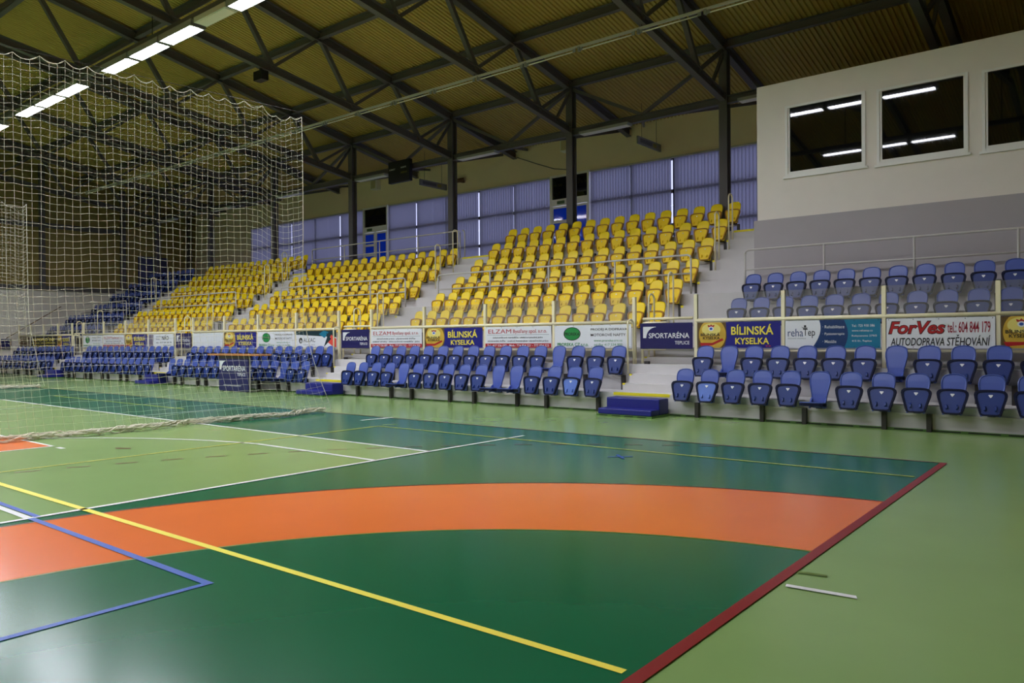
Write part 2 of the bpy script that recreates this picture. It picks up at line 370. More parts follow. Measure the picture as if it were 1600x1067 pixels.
for i in range(len(WX)-1):
    x0, x1 = WX[i], WX[i+1]
    if i in doors:
        d = empty('door_%d' % doors[i], (x0, 24.62, 4.38), None, None, None, 'structure'); W = x1-x0
        f = MB()
        f.box(0, .1, -.06, .1, 0, 3.57); f.box(W-.08, W, -.06, .1, 0, 3.57); f.box(.1, W-.08, -.06, .1, 2.36, 2.62); f.box(.1, W-.08, -.06, .1, 3.49, 3.57)
        f.box(W/2-.06, W/2+.06, -.06, .1, 0, 2.36)
        f.build('door_frame', FRAME, d)
        g = MB(); g.box(.1, W-.08, 0, .03, 2.62, 3.49); g.build('transom_pane', GLASSD, d)
        for k, (a, c2) in enumerate(((.1, W/2-.06), (W/2+.06, W-.08))):
            lf = MB(); lf.box(a, a+.05, -.04, .04, .02, 2.34); lf.box(c2-.05, c2, -.04, .04, .02, 2.34); lf.box(a+.05, c2-.05, -.04, .04, .02, .15)
            lf.box(a+.05, c2-.05, -.04, .04, 2.26, 2.34)
            if k == 0:
                for zz in (.72, 1.2, 1.68): lf.box(a+.05, c2-.05, -.045, .03, zz, zz+.11)
            o = lf.build('door_leaf', FRAME, d)
            pn = MB(); pn.box(a+.05, c2-.05, -.01, .01, .15, 2.26); pn.build('pane', DBLUE, o)
        sg = MB(); sg.box(W/2-.55, W/2-.2, -.09, -.06, 2.42, 2.54); sg.build('exit_sign', mat('exit_green', rgb(60, 90, 50), .5), d)
        continue
    nw += 1
    wdw = empty('window_%d' % nw, (x0, 24.78, 4.38), None, None, None, 'structure'); W = x1-x0
    f = MB()
    f.box(-.05, .05, -.06, .06, 0, 3.57); f.box(W-.05, W+.05, -.06, .06, 0, 3.57)
    for zz in (.06, 1.15, 2.35, 3.52): f.box(.05, W-.05, -.06, .06, zz-.06, zz+.06)
    f.build('window_frame', STEEL, wdw)
    g = MB(); g.box(.05, W-.05, -.01, .01, 0, 3.52); g.build('pane', PANE, wdw)
    if x0 > -9.5 and False: continue
    bl = empty('vertical_blind', (x0, 24.675, 4.38), 'grey blue vertical blind, %s window bay counted from the left end' % ORD[nw-1], 'blind', 'vertical blinds along the back wall')
    s_ = MB(); ns = 14; g0 = .035 if nw % 2 else .0; gap = [.11, .06, .09, .045][nw % 4]; wd = (W-gap-g0)/ns
    for k in range(ns):
        xx = g0+k*wd; a = .03
        if nw % 3 == 1 and k == 8: continue_gap = .02
        else: continue_gap = 0
        s_.add([(xx+continue_gap, -a, .05), (xx+wd, a, .05), (xx+wd, a, 3.5), (xx+continue_gap, -a, 3.5)], [(0, 1, 2, 3)])
    s_.build('slats', BLIND, bl)
    s_ = MB(); s_.box(0, W, -.05, .01, 3.5, 3.56); s_.build('head_rail', RAILG, bl)
# booth
b = MB(); b.box(-6.93, 9, 17.9, 24.7, 2.4, 4.29); struct(b.build('wall_booth_base', WALLG))
BW = [(-6.12, -4.48, 5.30, 6.83), (-4.14, -2.53, 5.28, 6.81), (-2.18, -.55, 5.26, 6.78)]
b = MB(); zt = 7.47; zb = 4.29; xs_ = [-6.85]+[v for q in BW for v in q[:2]]+[9]
for i in range(len(xs_)-1):
    if i % 2 == 0: b.box(xs_[i], xs_[i+1], 17.92, 18.1, zb, zt)
    else:
        q = BW[i//2]; b.box(q[0], q[1], 17.92, 18.1, zb, q[2]); b.box(q[0], q[1], 17.92, 18.1, q[3], zt)
b.box(-6.85, -6.7, 18.1, 24.7, zb, zt); b.box(-6.7, 9, 18.1, 24.7, zt-.12, zt)
struct(b.build('wall_booth', WALLW))
for i, q in enumerate(BW):
    wdw = empty('window_%d' % (30+i), (q[0], 17.92, q[2]), None, None, None, 'structure'); W = q[1]-q[0]; H = q[3]-q[2]
    f = MB(); t = .055; f.box(-t, 0, -.025, .08, -t, H+t); f.box(W, W+t, -.025, .08, -t, H+t); f.box(0, W, -.025, .08, H, H+t); f.box(0, W, -.025, .08, -t, 0)
    f.box(0, .045, .0, .06, 0, H); f.box(W-.03, W, .0, .06, 0, H); f.box(.045, W-.03, 0, .06, 0, .05)
    f.build('window_frame', FRAME, wdw)
    f = MB(); f.box(-.1, W+.1, -.05, 0, -t-.05, -t); f.build('window_sill', FRAME, wdw)
    g = MB(); g.box(.045, W-.03, .03, .045, .05, H); g.build('pane', GLASSD, wdw)

# ------------------------------------------------------------------ lamps
def lit_lamp():
    h = MB(); h.box(-.8, .8, -.17, .17, .0, .09)
    for q in ((-.8, .8, -.19, -.17), (-.8, .8, .17, .19), (-.8, -.785, -.17, .17), (.785, .8, -.17, .17)): h.box(*q, -LAMP_HOOD, .09 if abs(q[2]) > .16 and q[2] != -.17 or q[2] == .17 else 0)
    h.box(-.8, -.735, -.19, .19, -LAMP_HOOD-.005, 0); h.box(.735, .8, -.19, .19, -LAMP_HOOD-.005, 0)
    d = MB(); d.box(-.72, .72, -.16, .16, -.03, -.005)
    return h.mesh('housing', HOUS), d.mesh('diffuser', LAMP)
LH, LD = lit_lamp(); cnt = 0
for ri, (ly, lz, xend) in enumerate(LAMP_ROWS):
    where = ['bright row above the near half of the stand', 'row over the court centre', 'row over the far half of the court'][ri]
    t = empty('lamp_track', (0, ly, lz+.2), 'dark trunking of the '+where, 'lamp track')
    c = MB(); c.box(-44.5, 4, -.08, .08, -.08, .08); c.build('trunking', STEEL, t)
    for X in TX:
        c = MB(); c.tube([(X, 0, .08), (X, 0, BZ(ly)-lz-.2)], .012, 6); c.build('hanger_rod', DARKST, t)
    idx = 0; g = 0; X0 = xend
    while X0 > -33:
        for j in range(3):
            x = X0-.83-j*1.66
            if x < -44: continue
            seen = ri == 0 and x < -15
            lab = ('lit ceiling lamp, %s along the bright row counted from the right' % ORD[idx] if seen else 'lit fluorescent ceiling lamp in the '+where)
            if seen: idx += 1
            o = empty('ceiling_lamp', (x, ly, lz), lab, 'lamp', 'lit lamps in the '+where)
            link('housing', LH, o); link('diffuser', LD, o)
        X0 -= 6.45
o = empty('ceiling_lamp', (-16.56, LAMP_ROWS[0][0], LAMP_ROWS[0][1]), 'unlit lamp housing between two lit lamps at the top edge', 'lamp')
c = MB(); c.box(-.68, .68, -.17, .17, -.03, .09); c.build('housing', mat('pale_housing', rgb(206, 204, 196), .5), o)
c = MB(); c.box(-.62, .62, -.13, .13, -.04, -.03); c.build('cover', TUBE, o)
t = empty('lamp_track', (0, 16.1, 8.86), 'thin pale trunking with unlit tubes crossing below the roof', 'lamp track')
c = MB(); c.box(-41, 3, -.025, .025, 0, .04); c.build('trunking', RAILG, t)
for X in TX:
    c = MB(); c.tube([(X, 0, .05), (X, 0, BZ(16.1)-8.86)], .01, 6); c.build('hanger_rod', DARKST, t)
bt = MB(); bt.box(-.78, .78, -.025, .025, -.02, 0); btm = bt.mesh('batten', RAILG)
tb = MB(); tb.tube([(-.7, 0, -.085), (.7, 0, -.085)], .018, 8); tbm = tb.mesh('tube', TUBE, True)
en = MB(); en.box(-.84, -.78, -.04, .04, -.11, 0); en.box(-.78, -.7, -.012, .012, -.1, -.02); en.box(.7, .78, -.012, .012, -.1, -.02); enm = en.mesh('end_bracket', HOUS)
for k in range(25):
    x = 2.0-1.70*k
    o = empty('fluorescent_batten', (x, 16.1, 8.86), 'unlit fluorescent batten, %s from the right on the pale trunking' % ORD[k], 'lamp', 'unlit battens on the pale trunking')
    link('batten', btm, o); link('tube', tbm, o); link('end_bracket', enm, o)
lm = MB(); lm.box(-.9, .9, -.15, .15, -.08, 0); lmm = lm.mesh('housing', HOUS); dm = MB(); dm.box(-.86, .86, -.13, .13, -.09, -.08); dmm = dm.mesh('diffuser', TUBE)
for k, X in enumerate(Xs):
    o = empty('ceiling_lamp', (X+1.4, 20.75, 8.19), 'unlit lamp under the column beam, %s from the left' % ORD[k], 'lamp', 'unlit lamps under the column beam')
    link('housing', lmm, o); link('diffuser', dmm, o)

# ------------------------------------------------------------------ seats
PO = [(-.10, 0), (.10, 0), (.125, .015), (.14, .06), (.165, .16), (.19, .25), (.2, .31), (.194, .345), (.17, .372), (.12, .386), (.05, .391), (-.05, .391), (-.12, .386), (-.17, .372), (-.194, .345), (-.2, .31), (-.19, .25), (-.165, .16), (-.14, .06), (-.125, .015)]
PO = [(x*1.08, z) for x, z in PO]
PI_ = []
for x, z in PO:
    PI_.append((x*.83, .02+z*.875))
def tilt(pts): return pts
BO = [(x*.95, z) for x, z in [(-.12, .0), (.12, .0), (.122, .1), (.142, .22), (.17, .34), (.185, .42), (.186, .49), (.17, .55), (.135, .585), (.07, .605), (0, .61), (-.07, .605), (-.135, .585), (-.17, .55), (-.186, .49), (-.185, .42), (-.17, .34), (-.142, .22), (-.122, .1)]]
def plate(mb, out, y_of, th, inset, lip, mi=0):
    cx = 0; cz = sum(z for _, z in out)/len(out); n = len(out)
    def ins(k): return [(x*(1-k/.19), cz+(z-cz)*(1-k/.3)) for x, z in out]
    lv = [(out, th), (out, .006), (ins(inset*.4), 0), (ins(inset), lip)]
    o = len(mb.v)
    for pts, dy in lv: mb.v += [(x, y_of(z)+dy, z) for x, z in pts]
    for l in range(3):
        for i in range(n):
            j = (i+1) % n; mb.f.append([o+l*n+i, o+(l+1)*n+i, o+(l+1)*n+j, o+l*n+j][::-1]); mb.m.append(mi)
    mb.f.append([o+3*n+i for i in range(n)]); mb.m.append(mi)
    mb.f.append([o+i for i in range(n)][::-1]); mb.m.append(mi)
def pan_mb(mi=0):
    p = MB(); p.prism_y(PI_, -.016, .018, mi)
    for s in (-1, 1): p.add([(s*.07-.012, -.016, .07), (s*.07+.012, -.016, .07), (s*.07+.012, -.05, .08), (s*.07-.012, -.05, .08), (s*.07-.012, -.045, .12), (s*.07+.012, -.045, .12), (s*.07-.009, -.016, .15), (s*.07+.009, -.016, .15)],
                         [(0, 1, 2, 3), (3, 2, 5, 4), (4, 5, 7, 6), (0, 3, 4, 6), (1, 7, 5, 2)], mi)
    return p
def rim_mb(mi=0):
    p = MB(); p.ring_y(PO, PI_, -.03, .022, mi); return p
def top_mb(mi=0):
    p = MB(); p.prism_y([(x*.985, z) for x, z in PO], .0225, .036, mi); return p
def back_mb(mi=0):
    p = MB(); plate(p, BO, lambda z: -.15+.19*z*(.55+.45*z/.6), .036, .024, .01, mi)
    for s in (-1, 1):
        p.add([(s*.105, -.15, .0), (s*.105, -.27, -.01), (s*.105, -.27, .05), (s*.105, -.14, .16), (s*.13, -.15, .0), (s*.13, -.27, -.01), (s*.13, -.27, .05), (s*.13, -.14, .16)],
              [(0, 1, 2, 3), (7, 6, 5, 4), (0, 4, 5, 1), (1, 5, 6, 2), (2, 6, 7, 3), (3, 7, 4, 0)], mi)
    p.box(-.105, .105, -.17, -.13, -.01, .06, mi)
    return p
BP = [(0, .268), (.014, .283), (.03, .308), (.026, .316), (-.026, .316), (-.03, .308), (-.014, .283)]
def plate_mb(mi=0):
    p = MB(); p.prism_y(BP, -.022, -.016, mi); return p
def num_mb(mi=0):
    p = MB(); p.box(-.005, .005, -.0235, -.0215, .292, .308, mi); return p
def brk_mb(mi=0):
    p = MB(); p.box(-.05, .05, -.15, .0, -.024, -.01, mi); p.box(-.05, .05, -.02, .0, -.024, .1, mi); return p
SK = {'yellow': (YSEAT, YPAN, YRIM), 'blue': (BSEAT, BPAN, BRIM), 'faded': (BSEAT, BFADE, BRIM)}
SM = {}
for k, (a, p_, r_) in SK.items():
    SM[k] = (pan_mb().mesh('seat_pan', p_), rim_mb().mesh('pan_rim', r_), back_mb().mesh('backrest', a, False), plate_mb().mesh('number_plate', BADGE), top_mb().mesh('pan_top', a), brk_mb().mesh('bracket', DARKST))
def rot_join(kind):
    out = MB(); a, p_, r_ = SK[kind]; ang = R(-13); c, s = math.cos(ang), math.sin(ang)
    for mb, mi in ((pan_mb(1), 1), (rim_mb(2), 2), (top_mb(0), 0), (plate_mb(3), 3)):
        o = len(out.v); out.v += [(x, -.26+y*c-z*s, .0+y*s+z*c) for x, y, z in mb.v]
        out.f += [[i+o for i in f] for f in mb.f]; out.m += mb.m
    for mb in (back_mb(0), brk_mb(4)):
        o = len(out.v); out.v += mb.v; out.f += [[i+o for i in f] for f in mb.f]; out.m += mb.m
    return out.mesh('stadium_seat', [a, p_, r_, BADGE, DARKST])
FARM = {'yellow': rot_join('yellow'), 'blue': rot_join('blue')}
def seat(kind, x, y, z, label, group, down=False, far=False):
    name = ('yellow' if kind == 'yellow' else 'blue')+'_stadium_seat'
    if far:
        o = link(name, FARM['yellow' if kind == 'yellow' else 'blue'], None, (x, y, z)); return tag(o, label, 'seat', group)
    o = empty(name, (x, y, z), label, 'seat', group); m = SM[kind]
    a = R(86) if down else R(-13+random.uniform(-1.2, 1.2))
    pn = link('seat_pan', m[0], o, (0, -.26 if not down else -.16, 0 if not down else .05), (a, 0, 0))
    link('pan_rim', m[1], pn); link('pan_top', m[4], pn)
    pl = link('number_plate', m[3], pn)
    if kind == 'yellow': pl.scale = (.6, 1, .6); pl.location = (0, 0, .12)
    link('backrest', m[2], o); link('bracket', m[5], o)
    return o
# rows: y of riser, z of the seat origin, floor under the frame
ROWS = {'l1': (13.51, .31, 0), 'l2': (14.41, .74, .4), 'u1': (16.13, 1.76, 1.3), 'u2': (17.03, 2.34, 1.97), 'u3': (17.94, 2.9, 2.57), 'u4': (18.84, 3.52, 3.18), 'u5': (19.74, 4.12, 3.78), 'u6': (20.64, 4.70, 4.38)}
RN = {'l1': 'front blue row', 'l2': 'second blue row', 'u1': 'first row', 'u2': 'second row', 'u3': 'third row', 'u4': 'fourth row', 'u5': 'fifth row', 'u6': 'top row'}
BL = {'R': 'block under the booth', 'A': 'wide middle block', 'B': 'block left of middle', 'C': 'block behind the net', 'D': 'end block by far wall'}
def seat_row(blk, row, kind, x0, x1, n, downs=(), faded=(), far=False, fromright=True):
    y, z, zf = ROWS[row]
    for i in range(n):
        x = x0+(x1-x0)*i/(n-1); k = n-1-i if fromright else i
        pos = '%s from %s' % (ORD[k], 'right' if fromright else 'left')
        dn = i in downs; kd = 'faded' if i in faded else kind
        st = 'blue seat folded down,' if dn else ('blue seat, faded pale underside,' if kd == 'faded' else kind+' tip-up seat,')
        seat(kd, x, y, z, '%s %s, %s of %s' % (st, pos, RN[row], BL[blk]), '%s seats in the %s of the %s' % (kind, RN[row], BL[blk]), dn, far)
    # support frame
    pitch = (x1-x0)/(n-1)
    f = empty('seat_support_frame', (x0, y, zf), 'dark steel frame carrying the %s of the %s' % (RN[row].replace('blue row', 'row'), BL[blk]), 'seat frame', 'steel seat frames')
    c = MB(); c.box(-.1, x1-x0+.1, -.03, -.0, z-zf-.07, z-zf-.03); c.build('beam', RAILG, f)
    px = POSTS.get((blk, row))
    if px is None:
        i = 0; px = []
        while i < n: px.append(min(x0+i*pitch+.2, x1+.12)); i += 2 if i % 3 else 1
        if px[-1] < x1: px.append(x1+.12)
    for p in px:
        c = MB(); c.box(p-x0-.035, p-x0+.035, -.12, -.06 if row == 'u6' else -.03, .0, z-zf-.03); c.build('post', DARKST, f)
POSTS = {('A', 'l1'): (-16.16, -14.83, -14.07, -12.74, -11.96, -10.66, -9.85, -8.52), ('R', 'l1'): (-6.32, -5.07, -4.33, -3.06, -2.41, -1.1)}
seat_row('R', 'l1', 'blue', -6.57, -.57, 13, (5,), (1,), fromright=False)
seat_row('R', 'l2', 'blue', -6.57, -.57, 13, (1, 7), fromright=False)
seat_row('R', 'u1', 'blue', -6.57, -.57, 13, fromright=False)
seat_row('R', 'u2', 'blue', -6.59, -.59, 13, fromright=False)
seat_row('A', 'l1', 'blue', -16.46, -8.59, 16, (4, 10, 11), (14,))
seat_row('A', 'l2', 'blue', -16.49, -8.57, 16, (12,))
for r_ in ('u1', 'u2', 'u3', 'u4', 'u5', 'u6'): seat_row('A', r_, 'yellow', -16.48, -8.52, 16)
seat_row('B', 'l1', 'blue', -26.2, -18.48, 16, (0, 13))
seat_row('B', 'l2', 'blue', -26.36, -18.5, 16)
for r_ in ('u1', 'u2', 'u3', 'u4', 'u5'): seat_row('B', r_, 'yellow', -26.45, -18.42, 16)
seat_row('C', 'l1', 'blue', -35.14, -27.7, 15, far=True)
seat_row('C', 'l2', 'blue', -35.2, -28.0, 15, far=True)
for r_ in ('u1', 'u2', 'u3', 'u4', 'u5', 'u6'): seat_row('C', r_, 'yellow', -36.1, -28.25, 16, far=True)
seat_row('D', 'l1', 'blue', -43.0, -36.7, 13, far=True)
seat_row('D', 'l2', 'blue', -43.4, -36.9, 13, far=True)
for r_, x0, n in (('u1', -43.9, 13), ('u2', -43.9, 13), ('u3', -42.9, 11), ('u4', -42.9, 11), ('u5', -42.9, 11), ('u6', -42.4, 10)):
    seat_row('D', r_, 'blue', x0, x0+.5*(n-1), n, far=True)

# ------------------------------------------------------------------ railings
def hoop(x, y, zb, h, lab, d=.24, m=None):
    c = MB(); pts = [(0, 0, 0)]+[(0, d/2-d/2*math.cos(a), h-d/2+d/2*math.sin(a)) for a in [PI*i/10 for i in range(11)]]+[(0, d, 0)]
    c.tube(pts, .02, 8); o = c.build('handrail_hoop', m or CREAM, None, True, (x, y, zb)); return tag(o, lab, 'handrail', 'hoop handrails in the aisles')
AN = ['aisle beside the booth', 'aisle left of middle block', 'aisle at edge of net', 'aisle by the end block']
for k, xr in enumerate((-8.08, -17.95, -27.85, -37.58)):
    hoop((-8.3, -18.24, -27.55, -36.5)[k], 14.27, .75, 1.16, 'cream hoop handrail beside the gate, '+AN[k])
    hoop(xr, 14.8, 1.1, 1.37, 'cream hoop handrail above the gate, '+AN[k])
    hoop(xr, 15.72, 1.3, 1.7, 'tall cream hoop handrail at first yellow row, '+AN[k])
    hoop(xr, 18.27, 3.18, 1.52, 'thin cream hoop handrail at fourth row, '+AN[k])
    hoop(xr, 19.13, 3.78, 1.5, 'thin cream hoop handrail at top step, '+AN[k])
def midrail(x0, x1, y, zb, nb, lab, zt=.95, zm=.5):
    o = empty('metal_railing', (x0, y, zb), lab, 'railing', 'grey tube railings in the stand'); L = x1-x0
    c = MB(); r = .08
    c.tube([(0, 0, zt-r), (.02, 0, zt-.03), (r, 0, zt), (L-r, 0, zt), (L-.02, 0, zt-.03), (L, 0, zt-r)], .024, 8); c.build('top_rail', RAILG, o, True)
    c = MB(); c.tube([(0, 0, zm), (L, 0, zm)], .02, 8); c.build('lower_rail', RAILG, o, True)
    for k in range(nb+1):
        c = MB(); c.tube([(L*k/nb, 0, 0), (L*k/nb, 0, zt-(r if k in (0, nb) else 0))], .024, 8); c.build('post', RAILG, o, True)
midrail(-16.72, -8.2, 17.13, 2.57, 4, 'grey tube railing across the wide middle yellow block')
midrail(-6.85, .2, 17.13, 2.57, 4, 'grey tube railing behind the upper blue rows below the booth')
midrail(-25.05, -18.2, 17.13, 2.57, 4, 'grey tube railing across the yellow block left of middle')
midrail(-36.4, -28.15, 17.13, 2.57, 4, 'grey tube railing across the yellow block behind the net')
midrail(-42.5, -37.75, 17.13, 2.57, 3, 'grey tube railing across the blue end block')
midrail(-26.75, -18.28, 19.85, 4.38, 4, 'grey tube railing in front of blinds above the five-row block', .97, .53)
o = empty('metal_railing', (-18.28, 19.85, 4.38), 'short grey railing return beside the top step', 'railing', 'grey tube railings in the stand')
c = MB(); c.tube([(.12, 0, .97), (.2, 0, .93), (.22, 0, .85), (.22, 0, 0)], .024, 8); c.build('post', RAILG, o, True)

# barrier with posts, rails and plexiglass
BY = 14.6
def barrier(posts, lab, zt=2.4):
    x0 = posts[0]; L = posts[-1]-x0
    o = empty('barrier_railing', (x0, BY, .95), lab, 'railing', 'cream barrier railings')
    c = MB(); c.tube([(-.0, 0, .91), (L, 0, .91)], .04, 10); c.build('top_rail', CREAM, o, True)
    c = MB(); c.tube([(-.0, 0, .30), (L, 0, .30)], .027, 10); c.build('lower_rail', CREAM, o, True)
    for p in posts:
        c = MB(); c.box(p-x0-.035, p-x0+.035, -.035, .035, .91, zt-.95); c.box(p-x0-.03, p-x0+.03, -.03, .03, 0, .91); c.build('post', CREAM, o)
    for a, b_ in zip(posts[:-1], posts[1:]):
        c = MB(); c.box(a-x0+.04, b_-x0-.04, -.006, .006, .96, zt-.95); c.build('glass_panel', PLEXI, o)
barrier([-6.88, -5.09, -3.32, -1.61, .1], 'cream barrier with banners in front of the booth block')
barrier([-16.93, -14.78, -12.6, -10.47, -8.32], 'cream barrier with banners in front of the wide middle block')
barrier([-26.85, -24.72, -22.65, -20.52, -18.4], 'cream barrier with banners in front of the block left of middle')
barrier([-36.3, -34.3, -32.26, -30.28, -28.15], 'cream barrier with banners behind the divider net')
barrier([-44.0, -42.45, -40.85, -39.15, -37.55], 'cream barrier with banners by the far end wall')
def gate(x0, x1, lab):
    o = empty('barrier_gate', (x0, BY, .95), lab, 'gate', 'cream barrier gates'); W = x1-x0-.1; o.location.x += .05
    c = MB(); c.tube([(.04, 0, .02), (.04, 0, .8), (.06, 0, .86), (.12, 0, .88), (W*.5, 0, .88)], .03, 8); c.build('frame', CREAM, o, True)
    c = MB(); c.tube([(.04, 0, .33), (W*.5, 0, .33)], .03, 8); c.build('lower_rail', CREAM, o, True)
    c = MB(); c.tube([(.03, .05, .97), (W-.03, .05, .97)], .03, 8); c.build('upper_rail', CREAM, o, True)
    c = MB(); c.box(W*.5, W, -.02, .02, .80, .86); c.box(W*.5, W, -.02, .02, .3, .36); c.build('sliding_leaf', RAILG, o)
    c = MB(); c.box(.1, .2, -.04, .04, .0, .06); c.build('castor', DARKST, o)
gate(-8.22, -6.9, 'cream barrier gate at the top of steps beside the booth')
gate(-18.3, -16.95, 'cream barrier gate left of the wide middle block')
gate(-28.1, -26.88, 'cream barrier gate seen through the net edge')
gate(-37.5, -36.35, 'cream barrier gate by the end block')

# ------------------------------------------------------------------ banners
BYF = BY-.05; BZ0, BZ1 = 1.30, 1.815
def banner(x0, x1, m, lab, z0=BZ0, z1=BZ1, y=BYF, rot=None, loc=None, name='advertising_banner'):
    W = x1-x0; H = z1-z0
    b = MB(); b.box(0, W, 0, .006, 0, H)
    o = b.build(name, m, None, loc=loc or (x0, y, z0)); tag(o, lab, 'banner')
    if rot: o.rotation_euler = rot
    e = MB()
    for i in range(5):
        for zz in (.02, H-.02): e.add([(x+W*(.02+.24*i), -.002, z+zz) for x, z in ellipse(0, 0, .008, .008, 8)], [list(range(8))])
    e.build('eyelet', DARKST, o)
    return o, W, H
def sportarena(x0, x1, lab, z0=BZ0-.02, z1=BZ1+.01, y=BY-.06):
    o, W, H = banner(x0, x1, NAVYB, lab, z0, z1, y)
    curve = [(.06*W, .42*H), (.06*W, .86*H), (.31*W, .86*H)]+[(.31*W-(.19*W)*math.sin(a), .86*H-.02*H-(.42*H)*(1-math.cos(a))) for a in [PI/2*i/8 for i in range(9)]]
    shape(o, 'logo', BWHITE, curve)
    letters(o, 'SPORTARÉNA', BWHITE, .17*W, .41*H, .77*W, .25*H, .012); letters(o, 'TEPLICE', BWHITE, .67*W, .17*H, .27*W, .13*H, .008)
    return o
def bilinska(x0, x1, lab, can_only=False):
    o, W, H = banner(x0, x1, RBLUE, lab); cw = .37*W if not can_only else .62*W*1.0
    if can_only: W = W*2.1; cw = .37*W; 
    lim = (x1-x0)
    P = lambda pts: [(min(x, lim-.002), z) for x, z in pts]
    shape(o, 'can_backdrop', DGOLD, P([(0, 0), (cw*.9, 0), (cw*.99, .4*H), (cw*.96, H), (0, H)]), -.002)
    shape(o, 'can_picture', GOLD, P([(x, min(H, max(0, z))) for x, z in ellipse(cw*.5, .52*H, cw*.46, .62*H, 40)]), -.003)
    shape(o, 'can_label', PALE, P(ellipse(cw*.46, .72*H, cw*.32, .25*H, 28)), -.004)
    shape(o, 'can_red_band', TXRED, P([(cw*.06, .2*H), (cw*.12, .06*H), (cw*.5, .1*H), (cw*.88, .3*H), (cw*.84, .38*H), (cw*.5, .2*H)]), -.005)
    shape(o, 'can_emblem', TXRED, P([(cw*.36, .82*H), (cw*.56, .82*H), (cw*.58, .91*H), (cw*.5, .87*H), (cw*.46, .93*H), (cw*.42, .87*H), (cw*.34, .91*H)]), -.005)
    shape(o, 'can_emblem', BWHITE, P(ellipse(cw*.46, .75*H, cw*.09, .09*H, 16)), -.006); shape(o, 'can_emblem', BLU, P(ellipse(cw*.46, .75*H, cw*.05, .05*H, 12)), -.007)
    letters(o, 'BÍLINSKÁ', BLK, cw*.1, .46*H, min(cw*.66, lim-cw*.1-.01), .14*H, .02, y=-.008, name='can_lettering')
    letters(o, 'KYSELKA', BLK, cw*.18, .33*H, min(cw*.58, lim-cw*.18-.01), .11*H, .02, y=-.008, name='can_lettering')
    if not can_only:
        for dx, m_, yy, bo in ((.006, BLK, -.003, .03), (0, TXYEL, -.005, .022)):
            letters(o, 'BÍLINSKÁ', m_, .42*W+dx, .50*H-dx, .5*W, .40*H, bo, y=yy); letters(o, 'KYSELKA', m_, .47*W+dx, .14*H-dx, .40*W, .25*H, bo, y=yy)
        letters(o, 'cz', CORAL, .83*W, .05*H, .06*W, .05*H, 0)
    return o
def elzam(x0, x1, lab, var=0):
    o, W, H = banner(x0, x1, BWHITE, lab)
    shape(o, 'red_band', TXRED, [(.0, 0), (W, 0), (W, .2*H), (0, .2*H)], -.002)
    shape(o, 'rule', TXGREY, [(.03*W, .60*H), (.97*W, .60*H), (.97*W, .615*H), (.03*W, .615*H)], -.002)
    letters(o, 'ELZAM', TXRED, .05*W, .68*H, .36*W, .2*H, 0); letters(o, 'Bystřany spol. s.r.o.', TXRED, .44*W, .64*H, .5*W, .24*H, .008)
    t = [('elektroměrové rozváděče · elektrorozvodná jádra', 'plynárenská dvířka · ocelové konstrukce · zámečnické práce', 'Tel.: 417 536 092 - Mob.: 774 854 221 - 777 854 223'),
         ('zámečnické práce · plynárenská dvířka', 'ocelové výrobky · elektroměrové rozváděče · jádra', 'Tel.: 417 536 092 - Mob.: 777 854 222 - 777 854 223')][var]
    letters(o, t[0], BLK, .12*W, .42*H, .76*W, .11*H, .012); letters(o, t[1], BLK, .04*W, .26*H, .92*W, .11*H, .012); letters(o, t[2], BWHITE, .03*W, .05*H, .94*W, .11*H, .012)
def proreka(x0, x1, lab):
    o, W, H = banner(x0, x1, BWHITE, lab)
    shape(o, 'logo_border', BLK, ellipse(.24*W, .62*H, .115*W, .30*H), -.002); shape(o, 'logo', TXGRN, ellipse(.24*W, .62*H, .105*W, .27*H), -.003)
    letters(o, 'PROREKA', BLK, .14*W, .54*H, .2*W, .14*H, .02); letters(o, 'PROREKA CZ s.r.o.', TXGRN, .04*W, .07*H, .42*W, .15*H, .018)
    letters(o, 'PRODEJ A DOPRAVA', BLK, .49*W, .72*H, .46*W, .13*H, .004); letters(o, 'MOTOROVÉ NAFTY', BLK, .49*W, .5*H, .44*W, .15*H, .003)
    letters(o, 'www.proreka-sro.cz', TXGRN, .53*W, .24*H, .36*W, .13*H); letters(o, 'tel./fax 417 534 900', TXGRN, .53*W, .08*H, .36*W, .11*H)
sportarena(-8.15, -6.93, 'navy SPORTARÉNA banner on the gate beside the booth')
sportarena(-18.22, -16.97, 'navy SPORTARÉNA banner on the gate left of the wide middle block')
sportarena(-28.02, -26.92, 'navy SPORTARÉNA banner on the gate behind the net')
bilinska(-1.57, .05, 'royal blue water banner at the right edge, mostly showing its can')
bilinska(-6.82, -5.13, 'royal blue BÍLINSKÁ KYSELKA banner right of the booth-side gate')
bilinska(-14.72, -12.66, 'royal blue BÍLINSKÁ KYSELKA banner below the wide middle block')
bilinska(-24.67, -22.7, 'royal blue BÍLINSKÁ KYSELKA banner seen through the net above the table')
bilinska(-32.21, -30.33, 'royal blue BÍLINSKÁ KYSELKA banner between two white banners behind the net')
bilinska(-39.1, -37.6, 'royal blue BÍLINSKÁ KYSELKA banner next to the yellow lettered black banner')
elzam(-12.56, -10.52, 'white ELZAM banner left of the green oval banner', 0)
elzam(-16.9, -14.83, 'white ELZAM banner right of the gate, left end of middle block', 1)
elzam(-34.24, -32.31, 'small white ELZAM banner far back behind the net', 1)
proreka(-10.42, -8.37, 'white PROREKA banner with green oval beside the booth-side gate')
proreka(-22.6, -20.56, 'white PROREKA banner with green oval seen through the net')
proreka(-36.26, -34.33, 'far white PROREKA banner with green oval beside the end gate')
